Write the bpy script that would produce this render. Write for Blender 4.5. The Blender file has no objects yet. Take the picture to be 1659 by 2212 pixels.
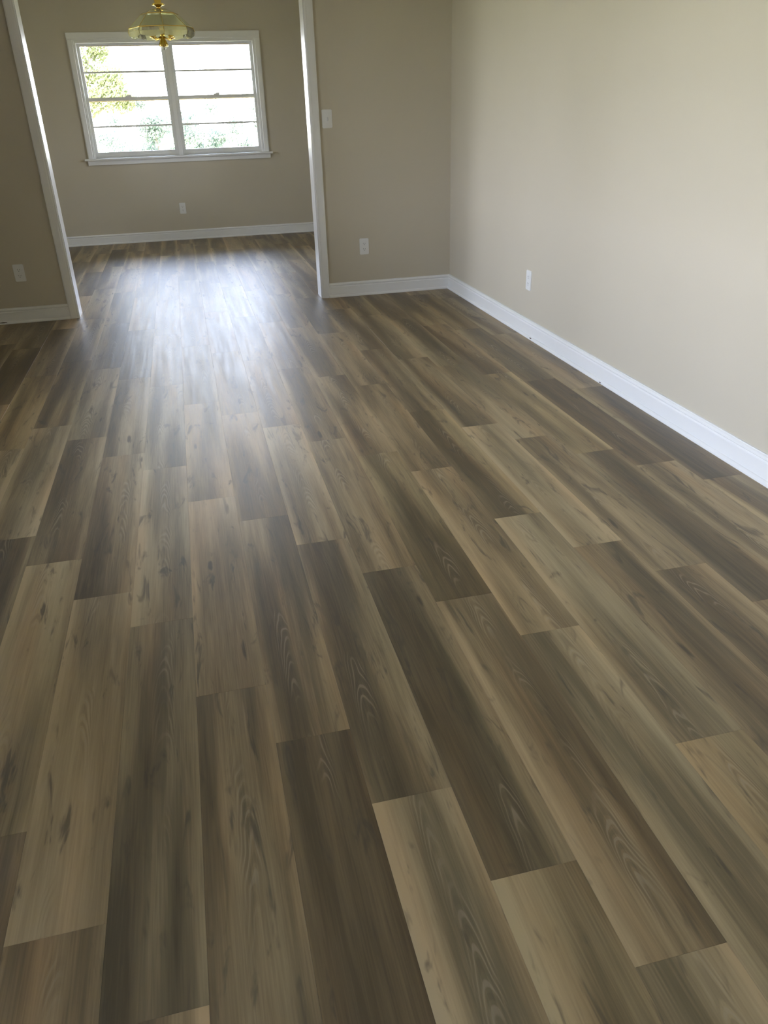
import bpy, bmesh, math, random
from mathutils import Vector, Matrix

scene = bpy.context.scene
COL = scene.collection
random.seed(7)

# ------------------------------------------------------------------ camera
CAM_H = 1.2637
F_PX = 1671.99
cam_d = bpy.data.cameras.new('camera')
cam = bpy.data.objects.new('camera', cam_d)
COL.objects.link(cam)
cr = Vector((0.97100202, -0.23727935, -0.02921623))
cu = Vector((0.13470677, 0.44205778, 0.88681396))
cf = Vector((0.19750738, 0.86503377, -0.46120213))
cam.matrix_world = Matrix(((cr.x, cu.x, -cf.x, 0), (cr.y, cu.y, -cf.y, 0), (cr.z, cu.z, -cf.z, CAM_H), (0, 0, 0, 1)))
cam_d.sensor_fit = 'VERTICAL'
cam_d.sensor_height = 24.0
cam_d.lens = F_PX / 2212.0 * 24.0
cam_d.clip_start = 0.02
cam_d.clip_end = 400
scene.camera = cam

# ------------------------------------------------------------------ colour management
vs = scene.view_settings
vs.view_transform = 'Standard'
vs.look = 'None'
vs.gamma = 1.0
vs.use_curve_mapping = False
vs.exposure = 0.97
scene.cycles.max_bounces = 7
scene.cycles.diffuse_bounces = 4
scene.cycles.glossy_bounces = 3
scene.cycles.transmission_bounces = 3

# ------------------------------------------------------------------ world
SKY = 11.0
world = bpy.data.worlds.new('world')
scene.world = world
world.use_nodes = True
wn = world.node_tree.nodes
wl = world.node_tree.links
wn.clear()
w_out = wn.new('ShaderNodeOutputWorld')
w_bg = wn.new('ShaderNodeBackground')
w_tc = wn.new('ShaderNodeTexCoord')
w_sep = wn.new('ShaderNodeSeparateXYZ')
w_ramp = wn.new('ShaderNodeValToRGB')
wl.new(w_tc.outputs['Generated'], w_sep.inputs[0])
wl.new(w_sep.outputs['Z'], w_ramp.inputs[0])
e = w_ramp.color_ramp.elements
e[0].position = 0.0
e[0].color = (0.93, 0.95, 1.04, 1)
e[1].position = 0.85
e[1].color = (0.40, 0.60, 1.08, 1)
m_ = w_ramp.color_ramp.elements.new(0.22)
m_.color = (0.87, 0.93, 1.12, 1)
wl.new(w_ramp.outputs[0], w_bg.inputs['Color'])
w_bg.inputs['Strength'].default_value = SKY
wl.new(w_bg.outputs[0], w_out.inputs[0])

# sun high behind the house, on the trees beyond the dining window
sun_d = bpy.data.lights.new('sun', 'SUN')
sun_d.energy = 38.0
sun_d.angle = 0.009
sun_d.color = (1.0, 0.94, 0.82)
sun = bpy.data.objects.new('sun', sun_d)
COL.objects.link(sun)
sun.rotation_euler = Vector((-0.01, 0.78, -0.95)).to_track_quat('-Z', 'Y').to_euler()


def portal(name, loc, rot, sx, sy):
    d = bpy.data.lights.new(name, 'AREA')
    d.shape = 'RECTANGLE'
    d.size, d.size_y = sx, sy
    d.cycles.is_portal = True
    o = bpy.data.objects.new(name, d)
    COL.objects.link(o)
    o.location = loc
    o.rotation_euler = rot
    return o


# ------------------------------------------------------------------ dimensions
XR, XL = 1.949, -1.62          # living room side walls
YB = -1.9                      # wall behind the camera
Y1, T1 = 5.952, 0.155          # wall with the cased opening
Y1B = Y1 + T1
Y2, T2 = 9.669, 0.16           # dining room window wall
DXL, DXR = -2.45, 2.35         # dining room side walls
HC = 2.44                      # ceiling
OXL, OXR, OZ = -0.834, 0.925, 2.04   # opening
ROW0, ROWW, PLEN = 0.038, 0.1712, 1.108

# openings for windows
WX0, WX1, WZ0, WZ1 = -0.872, 0.955, 0.882, 1.985      # dining window
LY0, LY1, LZ0, LZ1 = 2.30, 4.15, 0.60, 2.08
NY0, NY1 = -0.40, 0.80                                # second window of the same wall, nearer           # living room side window
portal('portal_dining', ((WX0 + WX1) / 2, Y2 + T2 + 0.02, (WZ0 + WZ1) / 2), (math.radians(-90), 0, 0), WX1 - WX0, WZ1 - WZ0)
DY0, DY1, DZ0, DZ1 = 7.1, 8.2, 0.85, 2.0           # dining side window
portal('portal_dining_side', (DXL - 0.16, (DY0 + DY1) / 2, (DZ0 + DZ1) / 2), (0, math.radians(-90), 0), DZ1 - DZ0, DY1 - DY0)
portal('portal_dining_other', (DXR + 0.16, (DY0 + DY1) / 2, (DZ0 + DZ1) / 2), (0, math.radians(90), 0), DZ1 - DZ0, DY1 - DY0)
portal('portal_living_near', (XL - 0.16, (NY0 + NY1) / 2, (LZ0 + LZ1) / 2), (0, math.radians(-90), 0), LZ1 - LZ0, NY1 - NY0)
portal('portal_living', (XL - 0.16, (LY0 + LY1) / 2, (LZ0 + LZ1) / 2), (0, math.radians(-90), 0), LZ1 - LZ0, LY1 - LY0)


# ------------------------------------------------------------------ material helpers
def new_mat(name):
    m = bpy.data.materials.new(name)
    m.use_nodes = True
    nt = m.node_tree
    nt.nodes.clear()
    out = nt.nodes.new('ShaderNodeOutputMaterial')
    return m, nt, out


def node(nt, kind, **kw):
    n = nt.nodes.new(kind)
    for k, v in kw.items():
        if k in ('operation', 'blend_type', 'data_type', 'attribute_type', 'attribute_name', 'noise_dimensions', 'feature', 'wave_type', 'bands_direction', 'interpolation_type', 'distance', 'use_clamp', 'clamp'):
            setattr(n, k, v)
        else:
            n.inputs[k].default_value = v
    return n


def math_n(nt, op, a, b=None, c=None, clamp=False):
    n = nt.nodes.new('ShaderNodeMath')
    n.operation = op
    n.use_clamp = clamp
    for i, v in enumerate((a, b, c)):
        if v is None:
            continue
        if isinstance(v, (int, float)):
            n.inputs[i].default_value = v
        else:
            nt.links.new(v, n.inputs[i])
    return n.outputs[0]


def mix_c(nt, fac, a, b, blend='MIX'):
    n = nt.nodes.new('ShaderNodeMix')
    n.data_type = 'RGBA'
    n.blend_type = blend
    n.clamp_factor = True
    for i, v in ((0, fac), (6, a), (7, b)):
        if isinstance(v, (int, float)):
            n.inputs[i].default_value = v
        elif isinstance(v, (tuple, list)):
            n.inputs[i].default_value = (*v[:3], 1)
        else:
            nt.links.new(v, n.inputs[i])
    return n.outputs[2]


def ramp(nt, fac, stops, interp='LINEAR'):
    n = nt.nodes.new('ShaderNodeValToRGB')
    cr_ = n.color_ramp
    cr_.interpolation = interp
    cr_.elements[0].position, cr_.elements[0].color = stops[0][0], (*stops[0][1], 1)
    cr_.elements[1].position, cr_.elements[1].color = stops[-1][0], (*stops[-1][1], 1)
    for p, c in stops[1:-1]:
        el = cr_.elements.new(p)
        el.color = (*c, 1)
    nt.links.new(fac, n.inputs[0])
    return n.outputs[0]


def smooth(nt, v, a, b, lo=0.0, hi=1.0):
    n = nt.nodes.new('ShaderNodeMapRange')
    n.interpolation_type = 'SMOOTHSTEP'
    nt.links.new(v, n.inputs[0])
    n.inputs[1].default_value, n.inputs[2].default_value = a, b
    n.inputs[3].default_value, n.inputs[4].default_value = lo, hi
    return n.outputs[0]


def paint(name, col, rough=0.5, bump=0.0, scale=300, spec=0.5, blotch=0.03):
    m, nt, out = new_mat(name)
    p = node(nt, 'ShaderNodeBsdfPrincipled', Roughness=rough)
    p.inputs['Specular IOR Level'].default_value = spec
    tc = nt.nodes.new('ShaderNodeTexCoord')
    n1 = node(nt, 'ShaderNodeTexNoise', Scale=2.3, Detail=1.0)
    nt.links.new(tc.outputs['Object'], n1.inputs['Vector'])
    lo = tuple(c * (1 - blotch) for c in col)
    hi = tuple(min(1, c * (1 + blotch)) for c in col)
    nt.links.new(mix_c(nt, n1.outputs['Fac'], lo, hi), p.inputs['Base Color'])
    if bump:
        n2 = node(nt, 'ShaderNodeTexNoise', Scale=scale, Detail=0.5)
        nt.links.new(tc.outputs['Object'], n2.inputs['Vector'])
        b = node(nt, 'ShaderNodeBump', Strength=bump, Distance=0.001)
        nt.links.new(n2.outputs['Fac'], b.inputs['Height'])
        nt.links.new(b.outputs[0], p.inputs['Normal'])
    nt.links.new(p.outputs[0], out.inputs[0])
    return m


M = {}
M['wall'] = paint('wall_paint', (0.60, 0.547, 0.442), 0.5, 0.12, 260, 0.4)
M['ceiling'] = paint('ceiling_paint', (0.62, 0.56, 0.43), 0.8, 0.2, 180, 0.3)
M['trim'] = paint('trim_paint', (0.87, 0.87, 0.86), 0.25, 0.04, 90, 0.5, 0.015)
M['vinyl'] = paint('window_vinyl', (0.82, 0.82, 0.80), 0.32, 0, 90, 0.5, 0.01)
M['plate'] = paint('plate_plastic', (0.82, 0.82, 0.81), 0.3, 0, 90, 0.5, 0.01)
M['slot'] = paint('dark_slot', (0.03, 0.03, 0.03), 0.6)
M['scuff'] = paint('scuff', (0.10, 0.08, 0.06), 0.7)
M['pine'] = paint('bare_pine', (0.62, 0.45, 0.24), 0.5)
M['underlay'] = paint('underlay', (0.05, 0.04, 0.03), 0.9)
M['siding'] = paint('siding', (0.7, 0.7, 0.66), 0.7)


def metal(name, col, rough):
    m, nt, out = new_mat(name)
    p = node(nt, 'ShaderNodeBsdfPrincipled', Roughness=rough, Metallic=1.0)
    p.inputs['Base Color'].default_value = (*col, 1)
    tc = nt.nodes.new('ShaderNodeTexCoord')
    n = node(nt, 'ShaderNodeTexNoise', Scale=25.0, Detail=3.0)
    nt.links.new(tc.outputs['Object'], n.inputs['Vector'])
    nt.links.new(mix_c(nt, n.outputs['Fac'], tuple(c * 0.85 for c in col), col), p.inputs['Base Color'])
    nt.links.new(p.outputs[0], out.inputs[0])
    return m


M['brass'] = metal('polished_brass', (0.86, 0.60, 0.16), 0.16)


def thin_glass(name, tint, body_col=None, body=0.0, rough=0.02, ior=1.5):
    m, nt, out = new_mat(name)
    tr = nt.nodes.new('ShaderNodeBsdfTransparent')
    tr.inputs[0].default_value = (*tint, 1)
    gl = nt.nodes.new('ShaderNodeBsdfGlossy')
    gl.inputs['Roughness'].default_value = rough
    fr = nt.nodes.new('ShaderNodeFresnel')
    fr.inputs['IOR'].default_value = ior
    base = tr.outputs[0]
    if body:
        df = nt.nodes.new('ShaderNodeBsdfDiffuse')
        df.inputs[0].default_value = (*body_col, 1)
        tl = nt.nodes.new('ShaderNodeBsdfTranslucent')
        tl.inputs[0].default_value = (*body_col, 1)
        a = nt.nodes.new('ShaderNodeMixShader')
        a.inputs[0].default_value = 0.5
        nt.links.new(df.outputs[0], a.inputs[1])
        nt.links.new(tl.outputs[0], a.inputs[2])
        mx = nt.nodes.new('ShaderNodeMixShader')
        mx.inputs[0].default_value = body
        nt.links.new(base, mx.inputs[1])
        nt.links.new(a.outputs[0], mx.inputs[2])
        base = mx.outputs[0]
    f = nt.nodes.new('ShaderNodeMixShader')
    nt.links.new(fr.outputs[0], f.inputs[0])
    nt.links.new(base, f.inputs[1])
    nt.links.new(gl.outputs[0], f.inputs[2])
    nt.links.new(f.outputs[0], out.inputs[0])
    return m


M['glass'] = thin_glass('window_glass', (0.97, 0.98, 0.97))
M['shade_glass'] = thin_glass('green_tinted_glass', (0.90, 0.93, 0.74), (0.93, 0.94, 0.68), 0.62, 0.05, 1.6)
M['skirt_glass'] = thin_glass('bevelled_glass', (0.95, 0.95, 0.78), (0.98, 0.96, 0.68), 0.50, 0.06, 1.6)
M['bulb_glass'] = thin_glass('bulb_glass', (0.95, 0.95, 0.9), (0.9, 0.88, 0.8), 0.3, 0.05, 1.5)


def plank_material():
    m, nt, out = new_mat('vinyl_plank')
    p = nt.nodes.new('ShaderNodeBsdfPrincipled')
    tc = nt.nodes.new('ShaderNodeTexCoord')
    at = node(nt, 'ShaderNodeAttribute', attribute_type='OBJECT', attribute_name='tone')
    sd = node(nt, 'ShaderNodeAttribute', attribute_type='OBJECT', attribute_name='seed')
    tone, seed = at.outputs['Fac'], sd.outputs['Fac']
    sep = nt.nodes.new('ShaderNodeSeparateXYZ')
    nt.links.new(tc.outputs['Object'], sep.inputs[0])
    X, Y = sep.outputs['X'], sep.outputs['Y']

    def coords(sx, sy, k):
        c = nt.nodes.new('ShaderNodeCombineXYZ')
        nt.links.new(math_n(nt, 'MULTIPLY', X, sx), c.inputs[0])
        nt.links.new(math_n(nt, 'MULTIPLY', Y, sy), c.inputs[1])
        nt.links.new(math_n(nt, 'MULTIPLY', seed, k), c.inputs[2])
        return c.outputs[0]

    def noise(v, detail=3.0, rough=0.5, dist=0.0):
        n = node(nt, 'ShaderNodeTexNoise', Scale=1.0, Detail=detail, Roughness=rough, Distortion=dist)
        nt.links.new(v, n.inputs['Vector'])
        return n.outputs['Fac']

    broad = noise(coords(9.0, 0.75, 91.0), 1.0, 0.5)                   # wide light / dark bands along the plank
    mid = noise(coords(42.0, 2.2, 57.0), 2.5, 0.6, 0.4)               # streaks
    fine = noise(coords(260.0, 7.0, 33.0), 1.5, 0.6)                  # pore grain
    warm = noise(coords(13.0, 1.1, 17.0), 1.0, 0.5)
    patch = noise(coords(11.0, 2.6, 71.0), 1.0, 0.55)
    # tone of the plank + bands
    v = math_n(nt, 'ADD', math_n(nt, 'MULTIPLY', tone, 0.44), math_n(nt, 'MULTIPLY', smooth(nt, broad, 0.34, 0.66), 0.47))
    v = math_n(nt, 'ADD', v, math_n(nt, 'MULTIPLY', math_n(nt, 'SUBTRACT', mid, 0.5), 0.60))
    v = math_n(nt, 'ADD', v, math_n(nt, 'MULTIPLY', math_n(nt, 'SUBTRACT', fine, 0.5), 0.36))
    rA = math_n(nt, 'FRACT', math_n(nt, 'MULTIPLY', seed, 13.7))
    rB = math_n(nt, 'FRACT', math_n(nt, 'MULTIPLY', seed, 29.3))
    edge = math_n(nt, 'ADD', math_n(nt, 'MULTIPLY', smooth(nt, X, 0.034, 0.006), rA), math_n(nt, 'MULTIPLY', smooth(nt, X, ROWW - 0.034, ROWW - 0.006), rB))
    v = math_n(nt, 'ADD', v, math_n(nt, 'MULTIPLY', edge, 0.36))
    col = ramp(nt, v, [(0.02, (0.088, 0.064, 0.035)), (0.35, (0.180, 0.133, 0.072)), (0.62, (0.315, 0.236, 0.130)), (1.0, (0.480, 0.368, 0.212))])
    # warm / grey drift
    col = mix_c(nt, smooth(nt, warm, 0.45, 0.75, 0, 0.45), col, mix_c(nt, 1.0, col, (1.10, 0.93, 0.80), 'MULTIPLY'))
    col = mix_c(nt, smooth(nt, warm, 0.5, 0.25, 0, 0.45), col, mix_c(nt, 1.0, col, (0.93, 1.0, 1.04), 'MULTIPLY'))
    rC = math_n(nt, 'FRACT', math_n(nt, 'MULTIPLY', seed, 41.9))
    col = mix_c(nt, 1.0, col, ramp(nt, rC, [(0.0, (1.03, 0.98, 0.93)), (0.35, (1.0, 1.0, 1.0)), (0.65, (0.97, 1.0, 1.02)), (1.0, (1.03, 1.01, 0.90))]), 'MULTIPLY')
    # cathedral arcs
    xc = math_n(nt, 'SUBTRACT', X, math_n(nt, 'ADD', 0.055, math_n(nt, 'MULTIPLY', math_n(nt, 'FRACT', math_n(nt, 'MULTIPLY', seed, 7.31)), 0.06)))
    wob = noise(coords(20.0, 5.0, 23.0), 1.5, 0.6)
    arc = math_n(nt, 'ADD', math_n(nt, 'MULTIPLY', math_n(nt, 'MULTIPLY', xc, xc), 5200.0), math_n(nt, 'MULTIPLY', Y, 22.0))
    arc = math_n(nt, 'ADD', arc, math_n(nt, 'MULTIPLY', wob, 6.0))
    s = math_n(nt, 'SINE', math_n(nt, 'MULTIPLY', arc, 4.6))
    near = smooth(nt, math_n(nt, 'ABSOLUTE', xc), 0.012, 0.034, 1, 0)
    msk = math_n(nt, 'MULTIPLY', near, smooth(nt, patch, 0.52, 0.64))
    light_arc = math_n(nt, 'MULTIPLY', smooth(nt, s, 0.45, 0.95), msk)
    dark_arc = math_n(nt, 'MULTIPLY', smooth(nt, s, -0.1, -0.8), msk)
    col = mix_c(nt, math_n(nt, 'MULTIPLY', light_arc, 0.35), col, (0.42, 0.35, 0.25))
    col = mix_c(nt, math_n(nt, 'MULTIPLY', dark_arc, 0.26), col, (0.07, 0.052, 0.034))
    # dark mineral smudges and knots
    smg = noise(coords(26.0, 4.5, 44.0), 3.0, 0.65, 0.8)
    col = mix_c(nt, smooth(nt, smg, 0.57, 0.72, 0, 0.68), col, (0.062, 0.050, 0.036))
    vo = node(nt, 'ShaderNodeTexVoronoi', Scale=1.0)
    nt.links.new(coords(9.0, 1.7, 12.0), vo.inputs['Vector'])
    dd = math_n(nt, 'ADD', vo.outputs['Distance'], math_n(nt, 'MULTIPLY', math_n(nt, 'SUBTRACT', smg, 0.5), 0.25))
    col = mix_c(nt, smooth(nt, dd, 0.035, 0.085, 0.75, 0), col, (0.050, 0.036, 0.024))
    nt.links.new(col, p.inputs['Base Color'])
    rgh = math_n(nt, 'ADD', 0.42, math_n(nt, 'MULTIPLY', math_n(nt, 'SUBTRACT', mid, 0.5), 0.16))
    nt.links.new(rgh, p.inputs['Roughness'])
    p.inputs['Specular IOR Level'].default_value = 0.70
    # embossed grain and slow waviness of the boards
    wave = noise(coords(30.0, 0.9, 5.0), 1.0, 0.4)
    h = math_n(nt, 'ADD', math_n(nt, 'MULTIPLY', fine, 0.00012), math_n(nt, 'MULTIPLY', wave, 0.0008))
    b = node(nt, 'ShaderNodeBump', Strength=1.0, Distance=1.0)
    nt.links.new(h, b.inputs['Height'])
    nt.links.new(b.outputs[0], p.inputs['Normal'])
    nt.links.new(p.outputs[0], out.inputs[0])
    return m


M['plank'] = plank_material()


def leaf_material(name, c1, c2):
    m, nt, out = new_mat(name)
    tc = nt.nodes.new('ShaderNodeTexCoord')
    n = node(nt, 'ShaderNodeTexNoise', Scale=1.6, Detail=3.0)
    nt.links.new(tc.outputs['Object'], n.inputs['Vector'])
    c = mix_c(nt, smooth(nt, n.outputs['Fac'], 0.35, 0.65), c1, c2)
    d = nt.nodes.new('ShaderNodeBsdfDiffuse')
    t = nt.nodes.new('ShaderNodeBsdfTranslucent')
    nt.links.new(c, d.inputs[0])
    nt.links.new(c, t.inputs[0])
    a = nt.nodes.new('ShaderNodeMixShader')
    a.inputs[0].default_value = 0.4
    nt.links.new(d.outputs[0], a.inputs[1])
    nt.links.new(t.outputs[0], a.inputs[2])
    nt.links.new(a.outputs[0], out.inputs[0])
    return m


M['leaf'] = leaf_material('leaf_yellow_green', (0.175, 0.195, 0.090), (0.250, 0.262, 0.130))
M['leaf_cool'] = leaf_material('leaf_cool_green', (0.120, 0.155, 0.120), (0.180, 0.205, 0.165))
M['bark'] = paint('bark', (0.20, 0.16, 0.12), 0.9, 0.8, 30)
M['lawn'] = paint('lawn_grass', (0.26, 0.25, 0.14), 0.9, 1.0, 20, 0.2, 0.3)


# ------------------------------------------------------------------ mesh helpers
def tag(o, label=None, cat=None, group=None, kind=None):
    for k, v in (('label', label), ('category', cat), ('group', group), ('kind', kind)):
        if v:
            o[k] = v
    return o


def link(name, me, mat, parent=None, loc=None):
    o = bpy.data.objects.new(name, me)
    COL.objects.link(o)
    if mat is not None and me is not None and not me.materials:
        me.materials.append(mat)
    if parent is not None:
        o.parent = parent
    if loc is not None:
        o.location = loc
    return o


def empty(name, loc=(0, 0, 0), parent=None):
    o = bpy.data.objects.new(name, None)
    o.empty_display_size = 0.05
    COL.objects.link(o)
    o.location = loc
    if parent is not None:
        o.parent = parent
    return o


def add_box(bm, a, b):
    x0, y0, z0 = (min(a[i], b[i]) for i in range(3))
    x1, y1, z1 = (max(a[i], b[i]) for i in range(3))
    v = [bm.verts.new(c) for c in ((x0, y0, z0), (x1, y0, z0), (x1, y1, z0), (x0, y1, z0), (x0, y0, z1), (x1, y0, z1), (x1, y1, z1), (x0, y1, z1))]
    for f in ((0, 3, 2, 1), (4, 5, 6, 7), (0, 1, 5, 4), (1, 2, 6, 5), (2, 3, 7, 6), (3, 0, 4, 7)):
        bm.faces.new([v[i] for i in f])


def finish(bm, name, mat, parent=None, bevel=0.0, smooth_=False, seg=2):
    if bevel:
        bmesh.ops.bevel(bm, geom=bm.edges[:], offset=bevel, segments=seg, affect='EDGES', profile=0.6)
    bmesh.ops.recalc_face_normals(bm, faces=bm.faces[:])
    me = bpy.data.meshes.new(name)
    bm.to_mesh(me)
    bm.free()
    if smooth_:
        for p in me.polygons:
            p.use_smooth = True
    return link(name, me, mat, parent)


def boxes(name, mat, lst, parent=None, bevel=0.0):
    bm = bmesh.new()
    for a, b in lst:
        add_box(bm, a, b)
    return finish(bm, name, mat, parent, bevel)


def sweep(name, mat, prof, p0, p1, outdir, updir=(0, 0, 1), parent=None, cut0=0.0, cut1=0.0):
    """extrude a closed profile [(out, up)...] from p0 to p1; cut = mitre slope (shift along the run per unit out)"""
    p0, p1, o, u = Vector(p0), Vector(p1), Vector(outdir), Vector(updir)
    t = (p1 - p0).normalized()
    bm = bmesh.new()
    r0 = [bm.verts.new(p0 + o * a + u * b + t * (cut0 * a)) for a, b in prof]
    r1 = [bm.verts.new(p1 + o * a + u * b - t * (cut1 * a)) for a, b in prof]
    n = len(prof)
    for i in range(n):
        j = (i + 1) % n
        bm.faces.new((r0[i], r0[j], r1[j], r1[i]))
    bm.faces.new(list(reversed(r0)))
    bm.faces.new(r1)
    return finish(bm, name, mat, parent)


def lathe(bm, prof, c, n=16, arc=None):
    rings = []
    for r, z in prof:
        if r < 1e-5:
            rings.append([bm.verts.new((c[0], c[1], c[2] + z))])
        else:
            rings.append([bm.verts.new((c[0] + r * math.cos(2 * math.pi * i / n), c[1] + r * math.sin(2 * math.pi * i / n), c[2] + z)) for i in range(n)])
    for a, b in zip(rings, rings[1:]):
        for i in range(n):
            j = (i + 1) % n
            if len(a) == 1 and len(b) == 1:
                continue
            if len(a) == 1:
                bm.faces.new((a[0], b[j], b[i]))
            elif len(b) == 1:
                bm.faces.new((a[i], a[j], b[0]))
            else:
                bm.faces.new((a[i], a[j], b[j], b[i]))


def tube(bm, pts, radii, n=8):
    pts = [Vector(p) for p in pts]
    if isinstance(radii, (int, float)):
        radii = [radii] * len(pts)
    rings = []
    for i, p in enumerate(pts):
        d = (pts[min(i + 1, len(pts) - 1)] - pts[max(i - 1, 0)]).normalized()
        a = d.orthogonal().normalized() if i == 0 else (pa - d * pa.dot(d)).normalized()
        pa = a
        b = d.cross(a)
        rings.append([bm.verts.new(p + (a * math.cos(2 * math.pi * k / n) + b * math.sin(2 * math.pi * k / n)) * radii[i]) for k in range(n)])
    for a, b in zip(rings, rings[1:]):
        for k in range(n):
            bm.faces.new((a[k], a[(k + 1) % n], b[(k + 1) % n], b[k]))
    bm.faces.new(list(reversed(rings[0])))
    bm.faces.new(rings[-1])


# ------------------------------------------------------------------ floor of planks
floor = boxes('floor', M['underlay'], [((DXL - 0.1, YB - 0.1, -0.12), (DXR + 0.1, Y2 + 0.1, -0.0062))])
tag(floor, 'grey-brown wood-look plank floor running through both rooms', kind='structure')

GAP = 0.0001


def plank_mesh(w, l):
    c, h = 0.0002, 0.006
    g = GAP
    x0, x1, y0, y1 = g, w - g, g, l - g
    v = [(x0, y0, -h), (x1, y0, -h), (x1, y1, -h), (x0, y1, -h),
         (x0, y0, -c), (x1, y0, -c), (x1, y1, -c), (x0, y1, -c),
         (x0 + c, y0 + c, 0), (x1 - c, y0 + c, 0), (x1 - c, y1 - c, 0), (x0 + c, y1 - c, 0)]
    f = [(0, 3, 2, 1)]
    for i in range(4):
        j = (i + 1) % 4
        f.append((i, j, 4 + j, 4 + i))
        f.append((4 + i, 4 + j, 8 + j, 8 + i))
    f.append((8, 9, 10, 11))
    return v, f


def mesh_from(name, v, f, mat):
    me = bpy.data.meshes.new(name)
    me.from_pydata(v, [], f)
    me.materials.append(mat)
    return me


full_plank = mesh_from('plank', *plank_mesh(ROWW, PLEN), M['plank'])
OFF = {-6: .09, -5: .33, -4: .122, -3: .98, -2: .79, -1: .442, 0: .233, 1: .008, 2: .885, 3: .672, 4: .457, 5: 1.102, 6: .845, 7: .645, 8: .424, 9: .249, 10: .06}
# tones read from the photograph: (row, y inside the plank) -> 0 dark .. 1 light
D, Lt = 0.12, 0.86
TONES = [(0, 3.0, .62), (0, 2.0, .36), (0, 1.0, .16), (1, 2.7, .80), (1, 1.6, .22), (1, .6, .85), (2, 2.5, .72), (2, 1.4, .20), (2, .4, .82),
         (3, 2.3, .14), (3, 1.2, .30), (3, .3, .82), (4, 3.1, .12), (4, 2.1, .80), (4, 1.0, .60), (5, 2.7, .12), (5, 1.6, .85), (5, .6, .80),
         (6, 3.5, .10), (6, 2.5, .84), (6, 1.4, .14), (7, 4.5, .14), (7, 3.4, .74), (7, 2.3, .70), (7, 1.2, .16), (8, 4.2, .10), (8, 3.2, .66), (8, 2.1, .16),
         (9, 3.0, .22), (9, 1.9, .72), (10, 5.0, .25), (10, 4.0, .60), (10, 2.8, .22), (10, 1.7, .7), (-1, 3.2, .66), (-1, 2.1, .95), (-1, 1.0, .12),
         (-2, 2.4, .95), (-2, 1.3, .10), (-2, .5, .55), (-3, 2.6, .12), (-3, 1.5, 1.0), (-3, .5, .45), (-4, 2.8, .10), (-4, 1.7, .98), (-4, .8, .3),
         (-5, 3.0, .62), (-5, 2.0, .15), (-6, 4.0, .75), (-6, 5.0, .12), (-5, 4.2, .2), (-4, 4.0, .5), (-4, 5.2, .2), (9, 4.1, .3), (9, 5.2, .15), (6, 4.6, .4), (6, 5.6, .2), (7, 5.6, .4), (8, 5.3, .35)]
stuff_v, stuff_f = [], []
n_planks = 0
rp = random.Random(3)
for k in range(-14, 14):
    x = ROW0 + k * ROWW
    xc = x + ROWW / 2
    off = OFF.get(k, (0.233 - 0.222 * k + 0.07 * math.sin(k * 5.1)) % PLEN)
    in_living = XL - 0.05 < x and x < XR + 0.02
    y_lo = YB if in_living else Y1 + 0.02
    n = int(math.floor((y_lo - off) / PLEN))
    while off + n * PLEN < Y2 + 0.05:
        ya = off + n * PLEN
        n += 1
        y0, y1 = max(ya, y_lo), min(ya + PLEN, Y2 + 0.08)
        if y1 - y0 < 0.02:
            continue
        tone = rp.choice((0.10, 0.16, 0.3, 0.5, 0.72, 0.86))
        seed = rp.random()
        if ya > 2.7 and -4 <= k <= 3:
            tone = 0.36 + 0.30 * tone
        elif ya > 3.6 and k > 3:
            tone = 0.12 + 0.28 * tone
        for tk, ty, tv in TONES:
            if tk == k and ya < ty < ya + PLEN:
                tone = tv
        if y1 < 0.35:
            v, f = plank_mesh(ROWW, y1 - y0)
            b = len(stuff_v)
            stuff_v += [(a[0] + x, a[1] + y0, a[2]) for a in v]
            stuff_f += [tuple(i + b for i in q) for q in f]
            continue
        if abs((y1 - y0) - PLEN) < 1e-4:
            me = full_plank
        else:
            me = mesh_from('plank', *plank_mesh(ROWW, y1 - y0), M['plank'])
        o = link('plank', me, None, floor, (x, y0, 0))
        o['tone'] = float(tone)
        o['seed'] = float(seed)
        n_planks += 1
so = link('plank_remainder', mesh_from('plank_remainder', stuff_v, stuff_f, M['plank']), None, floor)
so['tone'] = 0.4
so['seed'] = 0.5
so['kind'] = 'stuff'
print('planks', n_planks)

# ------------------------------------------------------------------ walls and ceiling
W = M['wall']


def swall(name, lst, label):
    return tag(boxes(name, W, lst), label, kind='structure')


swall('wall_right', [((XR, YB, 0), (XR + 0.12, Y1 + 0.001, HC))], 'plain greige side wall of the near room')
swall('wall_left', [((XL - 0.14, YB, 0), (XL, NY0, HC)), ((XL - 0.14, NY1, 0), (XL, LY0, HC)), ((XL - 0.14, LY1, 0), (XL, Y1 + 0.001, HC))] + [q for (ya, yb) in ((NY0, NY1), (LY0, LY1)) for q in (((XL - 0.14, ya, 0), (XL, yb, LZ0)), ((XL - 0.14, ya, LZ1), (XL, yb, HC)))], 'greige side wall opposite with the side windows')
swall('wall_rear', [((XL - 0.14, YB - 0.12, 0), (XR + 0.12, YB, HC))], 'greige wall behind the viewer')
swall('wall_middle', [((DXL - 0.12, Y1, 0), (OXL - 0.012, Y1B, HC)), ((OXR + 0.012, Y1, 0), (DXR + 0.12, Y1B, HC)), ((OXL - 0.012, Y1, OZ + 0.012), (OXR + 0.012, Y1B, HC))], 'greige wall with the wide cased opening')
swall('wall_far', [((DXL - 0.12, Y2, 0), (WX0, Y2 + T2, HC)), ((WX1, Y2, 0), (DXR + 0.12, Y2 + T2, HC)), ((WX0, Y2, 0), (WX1, Y2 + T2, WZ0)), ((WX0, Y2, WZ1), (WX1, Y2 + T2, HC))], 'greige far wall holding the double window')
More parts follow.
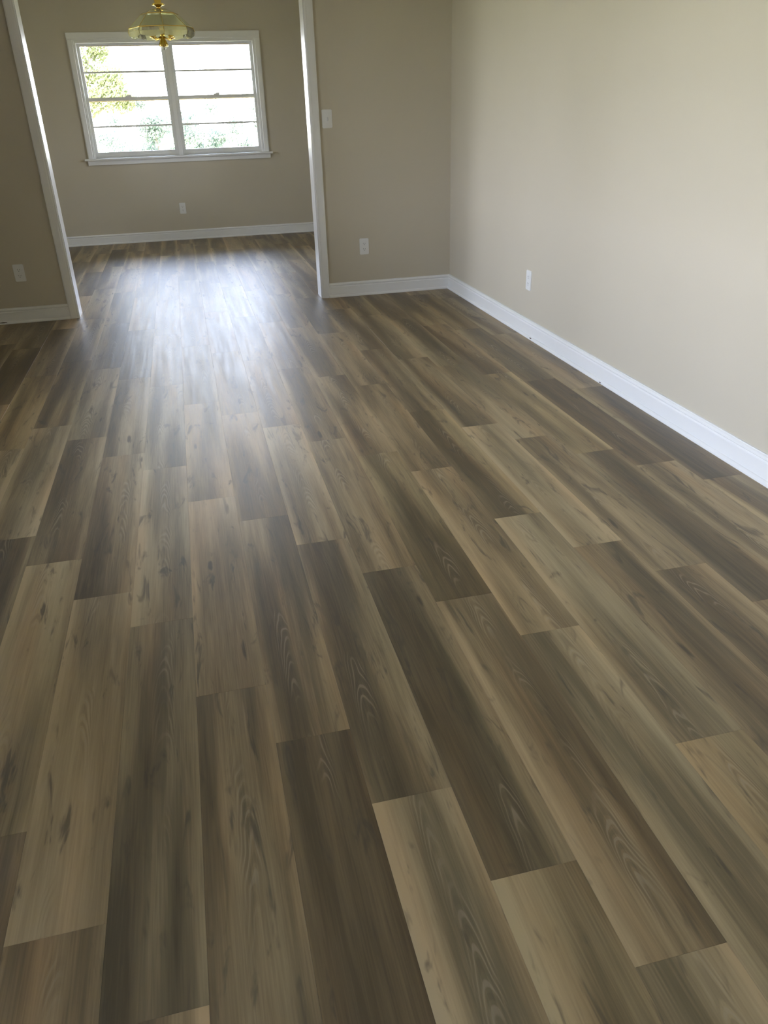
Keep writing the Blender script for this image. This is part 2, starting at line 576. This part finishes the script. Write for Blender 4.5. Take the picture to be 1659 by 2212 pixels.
swall('wall_dining_left', [((DXL - 0.14, Y1B, 0), (DXL, DY0, HC)), ((DXL - 0.14, DY1, 0), (DXL, Y2, HC)), ((DXL - 0.14, DY0, 0), (DXL, DY1, DZ0)), ((DXL - 0.14, DY0, DZ1), (DXL, DY1, HC))], 'greige side wall of the far room')
swall('wall_dining_right', [((DXR, Y1B, 0), (DXR + 0.14, DY0, HC)), ((DXR, DY1, 0), (DXR + 0.14, Y2, HC)), ((DXR, DY0, 0), (DXR + 0.14, DY1, DZ0)), ((DXR, DY0, DZ1), (DXR + 0.14, DY1, HC))], 'greige side wall of the far room, other side')
tag(boxes('ceiling', M['ceiling'], [((DXL - 0.2, YB - 0.2, HC), (DXR + 0.2, Y2 + T2, HC + 0.15))]), 'off-white ceiling', kind='structure')

# ------------------------------------------------------------------ baseboards
BASE = [(0, 0), (0.014, 0), (0.014, 0.076), (0.0095, 0.080), (0.0095, 0.0835), (0.014, 0.0875), (0.0145, 0.093), (0.011, 0.0985), (0.0065, 0.101), (0.0065, 0.105), (0, 0.105)]
SHOE = [(0.0125, 0.0), (0.0255, 0.0), (0.0255, 0.006), (0.0235, 0.012), (0.019, 0.0165), (0.0125, 0.018)]


def baseboard(name, p0, p1, out, label, cut=(0, 0)):
    b = sweep(name, M['trim'], BASE, p0, p1, out, cut0=cut[0], cut1=cut[1])
    tag(b, label, kind='structure')
    sweep('shoe_moulding', M['trim'], SHOE, p0, p1, out, parent=b, cut0=cut[0], cut1=cut[1])
    return b


CW = 0.062       # casing width
br = baseboard('baseboard_right', (XR, YB, 0), (XR, Y1, 0), (-1, 0, 0), 'white baseboard along the plain side wall', (1, 1))
baseboard('baseboard_middle_right', (OXR + CW, Y1, 0), (XR, Y1, 0), (0, -1, 0), 'white baseboard between cased opening and room corner', (0, 1))
bl = baseboard('baseboard_middle_left', (XL, Y1, 0), (OXL - CW, Y1, 0), (0, -1, 0), 'white baseboard on the dim wall left of the opening', (1, 0))
baseboard('baseboard_left', (XL, YB, 0), (XL, Y1, 0), (1, 0, 0), 'white baseboard under the side window', (1, 1))
baseboard('baseboard_rear', (XL, YB, 0), (XR, YB, 0), (0, 1, 0), 'white baseboard behind the viewer', (1, 1))
baseboard('baseboard_far', (DXL, Y2, 0), (DXR, Y2, 0), (0, -1, 0), 'white baseboard under the double window', (1, 1))
baseboard('baseboard_dining_left', (DXL, Y1B, 0), (DXL, Y2, 0), (1, 0, 0), 'white baseboard on the far room side wall', (1, 1))
baseboard('baseboard_dining_right', (DXR, Y1B, 0), (DXR, Y2, 0), (-1, 0, 0), 'white baseboard on the other far room side wall', (1, 1))


def scuff(parent, loc, sx, sy, sz):
    bm = bmesh.new()
    bmesh.ops.create_icosphere(bm, subdivisions=1, radius=1.0)
    bmesh.ops.scale(bm, vec=(sx, sy, sz), verts=bm.verts[:])
    for v in bm.verts:
        v.co += Vector(loc)
    finish(bm, 'scuff_mark', M['scuff'], parent, smooth_=True)


scuff(br, (XR - 0.0255, 4.30, 0.012), 0.0010, 0.016, 0.004)
scuff(br, (XR - 0.0255, 3.42, 0.006), 0.0010, 0.012, 0.003)
scuff(bl, (-1.345, Y1 - 0.0255, 0.0125), 0.032, 0.0012, 0.004)

# ------------------------------------------------------------------ cased opening
t1 = tag(empty('trim_1', (0, Y1, 0)), 'white painted lining and casing of the wide opening', kind='structure')
JT = 0.018


def at_parent(o, par):
    o.parent = par
    o.matrix_parent_inverse = Matrix.Translation(-Vector(par.location))
    return o


at_parent(boxes('jamb', M['trim'], [((OXL - JT, Y1 - 0.001, 0), (OXL, Y1B + 0.001, OZ))]), t1)
at_parent(boxes('jamb', M['trim'], [((OXR, Y1 - 0.001, 0), (OXR + JT, Y1B + 0.001, OZ))]), t1)
at_parent(boxes('head_jamb', M['trim'], [((OXL - JT, Y1 - 0.001, OZ), (OXR + JT, Y1B + 0.001, OZ + JT))]), t1)
CAS = [(0, 0), (0.009, 0), (0.011, 0.004), (0.011, 0.012), (0.013, 0.018), (0.016, 0.040), (0.017, 0.052), (0.015, 0.060), (0.006, CW), (0, CW)]


def casing(par, y, s):
    r = 0.004
    at_parent(sweep('casing', M['trim'], CAS, (OXL - r, y, 0), (OXL - r, y, OZ + r), (0, s, 0), (-1, 0, 0)), par)
    at_parent(sweep('casing', M['trim'], CAS, (OXR + r, y, 0), (OXR + r, y, OZ + r), (0, s, 0), (1, 0, 0)), par)
    at_parent(sweep('head_casing', M['trim'], CAS, (OXL - r - CW, y, OZ + r), (OXR + r + CW, y, OZ + r), (0, s, 0), (0, 0, 1)), par)


casing(t1, Y1, -1)
casing(t1, Y1B, 1)

# ------------------------------------------------------------------ windows


def window(name, label, width, height, wall_t, stool=True):
    """a twin double-hung window in local axes: x across, y outward, z up; origin at lower left of the wall hole, inner wall face"""
    root = tag(empty(name), label, kind='structure')
    parts = []

    def P(o):
        o.parent = root
        parts.append(o)
        return o
    V, T = M['vinyl'], M['trim']
    WC = 0.068
    prof = [(0, 0), (0.010, 0), (0.012, 0.006), (0.010, 0.012), (0.014, 0.018), (0.017, 0.046), (0.018, 0.060), (0.014, WC), (0, WC)]
    rv = -0.006
    P(sweep('side_casing', T, prof, (rv * -1, 0, 0.0), (rv * -1, 0, height + rv), (0, -1, 0), (-1, 0, 0)))
    P(sweep('side_casing', T, prof, (width + rv, 0, 0.0), (width + rv, 0, height + rv), (0, -1, 0), (1, 0, 0)))
    P(sweep('head_casing', T, prof, (-rv - WC, 0, height + rv), (width + rv + WC, 0, height + rv), (0, -1, 0), (0, 0, 1)))
    P(boxes('stool', T, [((-WC - 0.03, -0.045, -0.020), (width + WC + 0.03, 0.05, 0.0))], bevel=0.004))
    P(boxes('apron', T, [((-WC - 0.004, -0.016, -0.066), (width + WC + 0.004, 0.0, -0.020))], bevel=0.003))
    # frame: head, sill, jambs, centre mullion
    fy0, fy1 = 0.0, wall_t
    P(boxes('head_frame', V, [((0, fy0, height - 0.030), (width, fy1, height))]))
    P(boxes('sill_frame', V, [((0, 0.05, 0.0), (width, fy1 + 0.02, 0.022))]))
    P(boxes('side_frame', V, [((0, fy0, 0), (0.016, fy1, height - 0.030))]))
    P(boxes('side_frame', V, [((width - 0.016, fy0, 0), (width, fy1, height - 0.030))]))
    mc = (width) / 2 + 0.004
    P(boxes('mullion', V, [((mc - 0.030, 0.0, 0.0), (mc + 0.030, fy1, height - 0.030))]))
    P(boxes('mullion_casing', T, [((mc - 0.020, -0.012, 0.0), (mc + 0.020, 0.002, height - 0.004))], bevel=0.004))
    zm = 0.545 * 1.0 * height / 1.103      # underside of the meeting rails
    for (a, b) in ((0.016, mc - 0.030), (mc + 0.030, width - 0.016)):
        for low in (True, False):
            y0 = 0.062 if low else 0.094
            y1 = y0 + 0.030
            z0, z1 = (0.022, zm + 0.034) if low else (zm, height - 0.030)
            st = 0.029
            rb, rt = (0.034, 0.030) if low else (0.034, 0.026)
            s = P(boxes('sash', V, [((a, y0, z0), (a + st, y1, z1)), ((b - st, y0, z0), (b, y1, z1)),
                                    ((a + st, y0, z0), (b - st, y1, z0 + rb)), ((a + st, y0, z1 - rt), (b - st, y1, z1))]))
            gz0, gz1 = z0 + rb, z1 - rt
            zc = (gz0 + gz1) / 2
            boxes('pane', M['glass'], [((a + st, y0 + 0.013, gz0), (b - st, y0 + 0.017, zc))], s)
            boxes('pane', M['glass'], [((a + st, y0 + 0.013, zc), (b - st, y0 + 0.017, gz1))], s)
            boxes('muntin', V, [((a + st, y0 + 0.006, zc - 0.009), (b - st, y0 + 0.024, zc + 0.009))], s)
            if low:
                boxes('sash_lock', V, [(((a + b) / 2 - 0.03, y0 + 0.004, z1), ((a + b) / 2 + 0.03, y1 - 0.004, z1 + 0.012)), (((a + b) / 2 - 0.008, y0 - 0.004, z1 + 0.012), ((a + b) / 2 + 0.03, y0 + 0.012, z1 + 0.02))], s)
            else:
                boxes('wood_edge', M['pine'], [((a + st, y0 - 0.0015, gz1 - 0.001), (b - st, y0 + 0.012, gz1 + 0.006))], s)
                boxes('wood_edge', M['pine'], [((a + st, y0 - 0.0015, z0 - 0.006), (b - st, y0 + 0.02, z0 + 0.002))], s)
    return root


w1 = window('window_1', 'bright white twin double-hung window on the far wall', WX1 - WX0, WZ1 - WZ0, T2)
w1.location = (WX0, Y2, WZ0)
w2 = window('window_2', 'twin double-hung window on the side wall', LY1 - LY0, LZ1 - LZ0, 0.14)
w2.location = (XL, LY0, LZ0)
w2.rotation_euler = (0, 0, math.radians(90))

w4 = window('window_4', 'nearer twin double-hung window on the side wall', NY1 - NY0, LZ1 - LZ0, 0.14)
w4.location = (XL, NY0, LZ0)
w4.rotation_euler = (0, 0, math.radians(90))
w5 = window('window_5', 'twin double-hung window on the other far room side wall', DY1 - DY0, DZ1 - DZ0, 0.14)
w5.location = (DXR, DY1, DZ0)
w5.rotation_euler = (0, 0, math.radians(-90))
w3 = window('window_3', 'twin double-hung window on the far room side wall', DY1 - DY0, DZ1 - DZ0, 0.14)
w3.location = (DXL, DY0, DZ0)
w3.rotation_euler = (0, 0, math.radians(90))

# ------------------------------------------------------------------ outlets and switch


def rounded_plate(name, w, h, d, mat, parent=None, bev=0.004, y0=0.0):
    """plate in local axes x across, z up, protruding towards -y"""
    bm = bmesh.new()
    add_box(bm, (-w / 2, y0 - d, -h / 2), (w / 2, y0, h / 2))
    ed = [e_ for e_ in bm.edges if abs(e_.verts[0].co.y - e_.verts[1].co.y) > 1e-5]
    bmesh.ops.bevel(bm, geom=ed, offset=bev, segments=3, affect='EDGES')
    fr = [e_ for e_ in bm.edges if all(abs(v.co.y - (y0 - d)) < 1e-6 for v in e_.verts)]
    bmesh.ops.bevel(bm, geom=fr, offset=min(d * 0.45, 0.002), segments=2, affect='EDGES')
    return finish(bm, name, mat, parent)


def outlet(loc, rz, label):
    r = empty('wall_outlet', loc)
    r.rotation_euler = (0, 0, rz)
    tag(r, label, 'outlet', 'duplex wall outlets')
    rounded_plate('cover_plate', 0.0700, 0.1150, 0.0055, M['plate'], r)
    for z in (0.0195, -0.0195):
        c = rounded_plate('receptacle', 0.034, 0.028, 0.0018, M['plate'], r, 0.009, -0.0050)
        c.location = (0, 0, z)
        boxes('slot', M['slot'], [((-0.0075, -0.0071, -0.001), (-0.0055, -0.0060, 0.007))], c)
        boxes('slot', M['slot'], [((0.0055, -0.0071, -0.001), (0.0075, -0.0060, 0.006))], c)
        boxes('slot', M['slot'], [((-0.002, -0.0071, -0.009), (0.002, -0.0060, -0.005))], c)
    bm = bmesh.new()
    lathe(bm, [(0, 0.0012), (0.002, 0.001), (0.003, 0)], (0, 0, 0), 10)
    s = finish(bm, 'screw', M['plate'], r)
    s.rotation_euler = (math.radians(90), 0, 0)
    s.location = (0, -0.0054, 0)
    return r


outlet((1.2734, Y1, 0.3556), 0, 'white outlet low on the wall between the cased opening and the corner')
outlet((-1.1666, Y1, 0.3359), 0, 'dim white outlet on the dark wall beside the left casing')
outlet((-0.0192, Y2, 0.3355), 0, 'small white outlet on the far wall below the double window')
outlet((XR, 4.4231, 0.3295), math.radians(-90), 'brightly lit white outlet on the plain side wall above the baseboard')

sw = empty('light_switch', (1.0453, Y1, 1.2178))
tag(sw, 'white light switch plate beside the cased opening', 'switch')
rounded_plate('cover_plate', 0.0720, 0.1160, 0.0055, M['plate'], sw)
tg = rounded_plate('toggle', 0.010, 0.024, 0.010, M['plate'], sw, 0.002, -0.0052)
tg.rotation_euler = (math.radians(14), 0, 0)
tg.location = (0.004, 0.0, 0)
for z in (0.030, -0.030):
    bm = bmesh.new()
    lathe(bm, [(0, 0.0012), (0.002, 0.001), (0.003, 0)], (0, 0, 0), 10)
    s_ = finish(bm, 'screw', M['plate'], sw)
    s_.rotation_euler = (math.radians(90), 0, 0)
    s_.location = (0, -0.0054, z)

# ------------------------------------------------------------------ chandelier


def chandelier(cx, cy):
    root = tag(empty('chandelier', (cx, cy, HC)), 'brass chandelier with a faceted green-tinted glass shade in front of the window', 'chandelier')

    def L(o):
        o.parent = root
        o.matrix_parent_inverse = Matrix.Translation((0, 0, 0))
        o.location = (0, 0, -HC)
        return o
    B = M['brass']
    bm = bmesh.new()
    lathe(bm, [(0, HC), (0.065, HC), (0.066, HC - 0.008), (0.050, HC - 0.022), (0.020, HC - 0.032), (0.010, HC - 0.045), (0, HC - 0.046)], (0, 0, 0), 24)
    L(finish(bm, 'canopy', B, smooth_=True))
    # chain links
    z = HC - 0.040
    i = 0
    while z > 2.145:
        bm = bmesh.new()
        a = math.pi / 2 * (i % 2)
        pts = []
        for t in range(13):
            th = 2 * math.pi * t / 12
            u, w = 0.009 * math.cos(th), 0.019 * math.sin(th)
            pts.append((u * math.cos(a), u * math.sin(a), z - 0.019 + w))
        tube(bm, pts, 0.0022, 6)
        L(finish(bm, 'chain_link', B, smooth_=True))
        z -= 0.030
        i += 1
    # loop knob above the shade
    bm = bmesh.new()
    lathe(bm, [(0, 2.150), (0.008, 2.146), (0.010, 2.135), (0.022, 2.128), (0.030, 2.112), (0.026, 2.098), (0.050, 2.088), (0.051, 2.080), (0.026, 2.074), (0.016, 2.062), (0.022, 2.050), (0.070, 2.046), (0.0, 2.044)], (0, 0, 0), 24)
    L(finish(bm, 'top_knob', B, smooth_=True))
    # shade
    n = 8
    rot = math.radians(4)

    def ring(r, z_):
        return [Vector((r * math.cos(rot + 2 * math.pi * k / n), r * math.sin(rot + 2 * math.pi * k / n), z_)) for k in range(n)]
    rA, rB, rC, rD, rE = ring(0.068, 2.046), ring(0.150, 2.015), ring(0.262, 1.917), ring(0.272, 1.888), ring(0.264, 1.862)
    bm = bmesh.new()
    for rg, w in ((rA, 0.003), (rB, 0.0026), (rC, 0.0032)):
        for k in range(n):
            tube(bm, [rg[k], rg[(k + 1) % n]], w, 6)
    for k in range(n):
        tube(bm, [rA[k], rB[k], rC[k], rD[k], rE[k]], 0.0015, 6)
    sh = L(finish(bm, 'shade', B))

    def panel(name, a, b, c, d, mat, th=0.003):
        nrm = (b - a).cross(d - a).normalized()
        cen = (a + b + c + d) / 4
        if nrm.dot(Vector((cen.x, cen.y, 0.3))) < 0:
            nrm = -nrm
        bm_ = bmesh.new()
        q = [cen + (p_ - cen) * 0.965 for p_ in (a, b, c, d)]
        # bevelled pane: outer face inset
        o_ = [bm_.verts.new(p_) for p_ in q]
        i_ = [bm_.verts.new(cen + (p_ - cen) * 0.86 + nrm * th) for p_ in q]
        k_ = [bm_.verts.new(p_ - nrm * th * 0.6) for p_ in q]
        bm_.faces.new(i_)
        bm_.faces.new(list(reversed(k_)))
        for j in range(4):
            m2 = (j + 1) % 4
            bm_.faces.new((o_[j], o_[m2], i_[m2], i_[j]))
            bm_.faces.new((k_[j], k_[m2], o_[m2], o_[j]))
        return finish(bm_, name, mat, sh)
    for k in range(n):
        j = (k + 1) % n
        panel('cap_panel', rB[k], rB[j], rA[j], rA[k], M['shade_glass'])
        panel('glass_panel', rC[k], rC[j], rB[j], rB[k], M['shade_glass'])
        # scalloped bevelled skirt
        bm = bmesh.new()
        m = 8
        top, midr, bot = [], [], []
        for q in range(m + 1):
            t = q / m
            sc = math.sin(math.pi * t)
            top.append(bm.verts.new(rC[k].lerp(rC[j], t) + Vector((0, 0, -0.004))))
            pm = rD[k].lerp(rD[j], t)
            midr.append(bm.verts.new(pm + Vector((pm.x, pm.y, 0)).normalized() * 0.010 * sc))
            pb = rE[k].lerp(rE[j], t)
            bot.append(bm.verts.new(pb + Vector((0, 0, -0.016 * sc))))
        for r0, r1 in ((top, midr), (midr, bot)):
            for q in range(m):
                bm.faces.new((r0[q], r0[q + 1], r1[q + 1], r1[q]))
        g_ = bmesh.ops.solidify(bm, geom=bm.faces[:], thickness=0.004)
        finish(bm, 'skirt_panel', M['skirt_glass'], sh)
    # column and finial
    bm = bmesh.new()
    lathe(bm, [(0, 2.046), (0.011, 2.046), (0.011, 1.950), (0.017, 1.940), (0.017, 1.915), (0.013, 1.905), (0.018, 1.885), (0.020, 1.865), (0.016, 1.850), (0.024, 1.832), (0.034, 1.810), (0.040, 1.794), (0.036, 1.786), (0, 1.785)], (0, 0, 0), 20)
    L(finish(bm, 'column', B, smooth_=True))
    bm = bmesh.new()
    lathe(bm, [(0, 1.787), (0.012, 1.784), (0.016, 1.775), (0.012, 1.766), (0, 1.762)], (0, 0, 0), 14)
    L(finish(bm, 'finial', M['bulb_glass'], smooth_=True))
    for k in range(4):
        a = math.radians(40 + 90 * k)
        ca, sa = math.cos(a), math.sin(a)
        bm = bmesh.new()
        tube(bm, [(0.012 * ca, 0.012 * sa, 1.860), (0.045 * ca, 0.045 * sa, 1.842), (0.080 * ca, 0.080 * sa, 1.838), (0.102 * ca, 0.102 * sa, 1.850)], 0.006, 8)
        lathe(bm, [(0, 1.846), (0.020, 1.848), (0.024, 1.856), (0.015, 1.862), (0.013, 1.895), (0, 1.896)], (0.104 * ca, 0.104 * sa, 0), 12)
        arm = L(finish(bm, 'lamp_arm', B, smooth_=True))
        bm = bmesh.new()
        lathe(bm, [(0, 1.896), (0.010, 1.897), (0.016, 1.912), (0.015, 1.928), (0.006, 1.948), (0, 1.952)], (0.104 * ca, 0.104 * sa, 0), 12)
        finish(bm, 'bulb', M['bulb_glass'], arm, smooth_=True)
    return root


chandelier(0.015, 7.80)

# ------------------------------------------------------------------ outdoors
lawn = boxes('lawn', M['lawn'], [((-90, Y2 + T2 + 0.05, -0.75), (90, 140, -0.6)), ((-90, -60, -0.75), (DXL - 0.3, Y2 + T2 + 0.05, -0.6)), ((DXR + 0.3, -60, -0.75), (90, Y2 + T2 + 0.05, -0.6))])
tag(lawn, 'sunlit lawn outside the window', kind='structure')


def tree(name, x, y, h, clumps, mat, label, group, seed, leaf=0.10, per=260, trunk_r=0.12, cat='tree'):
    rg = random.Random(seed)
    root = tag(empty(name, (x, y, -0.6)), label, cat, group)
    bm = bmesh.new()
    top = (0.1 * rg.uniform(-1, 1), 0.1 * rg.uniform(-1, 1), h)
    tube(bm, [(0, 0, -0.05), (0.05, 0, h * 0.4), top], [trunk_r, trunk_r * 0.7, trunk_r * 0.25], 8)
    for (ax, ay, az, ar) in clumps:
        b0 = min(az * 0.8, h * 0.9)
        tube(bm, [(0.02, 0, b0), (ax * 0.5, ay * 0.5, (b0 + az) / 2 + 0.08), (ax, ay, az)], [trunk_r * 0.3, trunk_r * 0.2, trunk_r * 0.08], 5)
    finish(bm, 'trunk', M['bark'], root)
    v, f = [], []
    for (ax, ay, az, ar) in clumps:
        for _ in range(per):
            d = Vector((rg.gauss(0, 1), rg.gauss(0, 1), rg.gauss(0, 0.75)))
            d = d.normalized() * ar * (rg.random() ** 0.5)
            p = Vector((ax, ay, az)) + d
            q = Vector((rg.gauss(0, 1), rg.gauss(0, 1), rg.gauss(0, 1))).normalized()
            r = q.orthogonal().normalized()
            w = q.cross(r)
            s1, s2 = leaf * rg.uniform(0.7, 1.3), leaf * rg.uniform(0.35, 0.6)
            b = len(v)
            v += [p - r * s1, p + w * s2 + q * 0.02, p + r * s1, p - w * s2 + q * 0.02]
            f.append((b, b + 1, b + 2, b + 3))
    me = bpy.data.meshes.new('foliage')
    me.from_pydata([tuple(c) for c in v], [], f)
    fo = link('foliage', me, mat, root)
    fo['kind'] = 'stuff'
    return root


def blob(rg, n, rx, ry, z0, z1, r0, r1):
    return [(rg.uniform(-rx, rx), rg.uniform(-ry, ry), rg.uniform(z0, z1), rg.uniform(r0, r1)) for _ in range(n)]


rg = random.Random(5)
tree('tree', -2.0, 22.0, 7.0, [(0.1, -.3, 2.2, .35), (0.6, -.2, 2.35, .38), (0.2, .2, 2.75, .40), (0.75, 0, 2.7, .35), (0.0, 0, 3.15, .30), (0.5, .3, 3.3, .28), (-0.3, 0, 3.5, .3), (0.9, .2, 2.25, .3), (-.6, 0, 2.6, .6), (-1.0, 0, 3.4, .7), (-.3, .5, 4.4, .8), (.3, -.5, 5.0, .9), (-1.2, .3, 5.2, 1.0), (0, 0, 6.2, 1.0), (1.2, .2, 5.8, .8)],
     M['leaf'], 'yellow-green tree seen through the upper left sash', 'trees beyond the window', 11, 0.05, 620)
spots = [(-3.4, 33, 2.9, 0), (-1.6, 36, 2.4, 1), (0.5, 31, 2.2, 1), (2.4, 34, 2.6, 1), (4.4, 32, 3.0, 1), (-5.5, 30, 3.2, 0), (3.2, 27, 2.9, 1), (-0.6, 29, 1.7, 1)]
names = ['rounded shrub behind the yellow-green tree', 'pale shrub in the lower left sash, farther row', 'pale mint shrub seen beside the window mullion', 'pale mint shrub in the lower right sash, farther row', 'tall shrub beyond the right window edge', 'large shrub beyond the left window edge', 'upright shrub at the right side of the window', 'low pale shrub in the lower left sash']
for i, (x, y, h, c) in enumerate(spots):
    tree('shrub', x, y, h * 0.8, blob(rg, 9, 1.1, .8, .5, h, .28, .5), M['leaf_cool'] if c else M['leaf'], names[i], 'shrubs beyond the window', 20 + i, 0.06, 330, 0.05, 'shrub')
